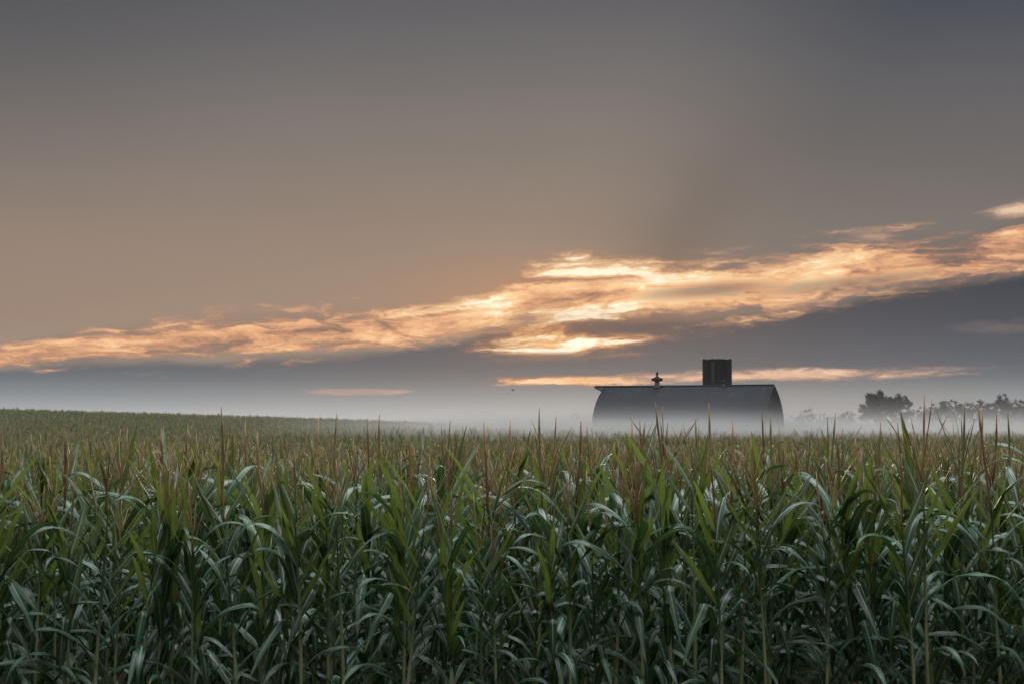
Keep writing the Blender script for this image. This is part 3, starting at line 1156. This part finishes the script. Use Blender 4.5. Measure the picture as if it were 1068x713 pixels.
def scatter_group(n_var):
    ng = bpy.data.node_groups.new('corn_scatter', 'GeometryNodeTree')
    ng.interface.new_socket('Geometry', in_out='INPUT', socket_type='NodeSocketGeometry')
    ng.interface.new_socket('Geometry', in_out='OUTPUT', socket_type='NodeSocketGeometry')
    N_ = ng.nodes.new
    gi, go = N_('NodeGroupInput'), N_('NodeGroupOutput')
    def named(nm, dt):
        a = N_('GeometryNodeInputNamedAttribute')
        a.data_type = dt
        a.inputs[0].default_value = nm
        return a.outputs[0]
    sp_ = N_('GeometryNodeSeparateGeometry')
    sp_.domain = 'POINT'
    ng.links.new(gi.outputs[0], sp_.inputs[0])
    ng.links.new(named('is_seed', 'BOOLEAN'), sp_.inputs['Selection'])
    split = N_('GeometryNodeSplitToInstances')
    split.domain = 'POINT'
    ng.links.new(sp_.outputs[1], split.inputs[0])
    ng.links.new(named('pick', 'INT'), split.inputs['Group ID'])
    iop = N_('GeometryNodeInstanceOnPoints')
    ng.links.new(sp_.outputs[0], iop.inputs['Points'])
    ng.links.new(split.outputs[0], iop.inputs['Instance'])
    iop.inputs['Pick Instance'].default_value = True
    ng.links.new(named('pick', 'INT'), iop.inputs['Instance Index'])
    ng.links.new(named('turn', 'FLOAT_VECTOR'), iop.inputs['Rotation'])
    ng.links.new(named('grow', 'FLOAT_VECTOR'), iop.inputs['Scale'])
    ng.links.new(iop.outputs[0], go.inputs[0])
    return ng


def corn_mass(name, builders, seeds, lean, var_h, label):
    J = MB()
    pick = []
    for k, b in enumerate(builders):
        J.add(b.v, b.f, 0, b.lu, b.lv)
        J.mi[-len(b.f):] = b.mi
        pick += [k] * len(b.v)
    nv = len(J.v)
    n_s = len(seeds)
    J.v.extend(map(tuple, seeds))
    J.lu.extend([0.0] * n_s)
    J.lv.extend([0.0] * n_s)
    me = J.mesh(name, [M_LEAF, M_TOP, M_DRY, M_STALK, M_TASSEL], True)
    def at(nm, tp, key, arr):
        a = me.attributes.new(nm, tp, 'POINT')
        a.data.foreach_set(key, arr)
    seed = np.zeros(nv + n_s, bool)
    seed[nv:] = True
    at('is_seed', 'BOOLEAN', 'value', seed)
    at('pick', 'INT', 'value', np.concatenate([np.array(pick, np.int32), rng.integers(0, len(builders), n_s).astype(np.int32)]))
    turn = np.zeros((nv + n_s, 3), np.float32)
    turn[nv:, 0] = rng.normal(0, lean, n_s)
    turn[nv:, 1] = rng.normal(0, lean, n_s)
    turn[nv:, 2] = rng.uniform(0, 2 * math.pi, n_s)
    at('turn', 'FLOAT_VECTOR', 'vector', turn.ravel())
    grow = np.ones((nv + n_s, 3), np.float32)
    grow[nv:] = rng.normal(0.925, var_h, n_s).clip(0.78, 1.16)[:, None]
    at('grow', 'FLOAT_VECTOR', 'vector', grow.ravel())
    o = put(name, me)
    md = o.modifiers.new('scatter', 'NODES')
    md.node_group = scatter_group(len(builders))
    tag(o, label, 'corn', None, 'stuff')
    return o

seeds = [(x, y, float(height(x, y)) - 0.02) for x, y in rest]
corn_mass('corn_rows', [joined(v) for v in range(len(VAR))], seeds, 0.05, 0.042, 'dense mass of green corn with brown tassels behind the front rows')

# farther corn: only the tops can be seen, out over the hill on the left and down towards the mist
Y1 = ROW0 + ROW_D * NROW_NEAR
pts = []
def fill(y0, y1, dens, xr, xl=None):
    xl = xr if xl is None else xl
    n_ = int(dens * (y1 - y0) * (xr(y1) + xl(y1) + xr(y0) + xl(y0)) / 2)
    yy = rng.uniform(y0, y1, n_ * 2)
    yy = np.round(yy / ROW_D) * ROW_D + rng.normal(0, 0.1, n_ * 2)
    a, b = xl(y1), xr(y1)
    xx = rng.uniform(-a, b, n_ * 2)
    ok = (xx > -xl(yy)) & (xx < xr(yy))
    return np.stack([xx[ok], yy[ok]], 1)
w_ = lambda y: 0.385 * y + 4.0
pts.append(fill(Y1, 60, 3.6, w_))
pts.append(fill(60, 110, 2.0, w_))
pts.append(fill(110, 168, 1.2, lambda y: 0.40 * y + 3, w_))
pts.append(fill(168, 310, 0.6, lambda y: -0.005 * y - 0.0 * y + 2.0, w_))
P = np.concatenate(pts)
Z = height(P[:, 0], P[:, 1]) - 0.02
corn_mass('distant_corn', [joined(v, 1.15) for v in range(8)], np.stack([P[:, 0], P[:, 1], Z], 1).tolist(), 0.07, 0.085,
          'far corn covering the low hill on the left and fading into mist')
print('corn seeds', len(seeds), len(P), 'front', len(slots))

# ------------------------------------------------------------------ air: even haze round everything, and the ground mist lying in the hollow
HAZE = 0.00011
m, out = material('haze_air')
pv = Ex.nt.nodes.new('ShaderNodeVolumePrincipled')
pv.inputs['Color'].default_value = (0.93, 0.93, 0.95, 1)
pv.inputs['Density'].default_value = HAZE
pv.inputs['Anisotropy'].default_value = 0.3
link(pv.outputs[0], out.inputs['Volume'])
mb = MB()
mb.box((-4300, -1700, -5.5), (4300, 5500, 24))
tag(put('haze', mb.mesh('haze', [m])), kind='stuff')

m, out = material('mist_air')
pp = position()
sp = Ex.nt.nodes.new('ShaderNodeSeparateXYZ')
link(pp, sp.inputs[0])
x_, y_, z_ = (Ex(sp.outputs[i]) for i in range(3))
wob = noise(xyz(x_ * 0.022, y_ * 0.016, z_ * 0.12), 1.0, 3, 0.5)
d = ((2.9 - z_) / 0.78).exp() * 0.021 * (1.0 - 0.80 * sstep(205, 270, y_)) * (1.0 - 0.82 * sstep(18, 38, x_)) + ((8.0 - z_) / 2.2).exp() * sstep(195, 270, y_) * 0.00022
d = d * sstep(-32, 22, x_ + (wob - 0.5) * 40) * sstep(95, 150, y_ + (wob - 0.5) * 40)
big = noise(xyz(x_ * 0.012, y_ * 0.010, z_ * 0.25 + 3.0), 1.0, 3, 0.55)
d = d * (0.25 + wob * 0.9 + sstep(0.38, 0.66, big) * 0.75)
d = d.min(0.055) * sstep(12.5, 8.0, z_) * sstep(640, 330, y_)
pv = Ex.nt.nodes.new('ShaderNodeVolumePrincipled')
pv.inputs['Color'].default_value = (0.62, 0.61, 0.60, 1)
link(d.s, pv.inputs['Density'])
pv.inputs['Anisotropy'].default_value = 0.3
link(pv.outputs[0], out.inputs['Volume'])
mb = MB()
mb.box((-90, 90, -5.0), (420, 700, 13))
tag(put('mist', mb.mesh('mist', [m])), kind='stuff')
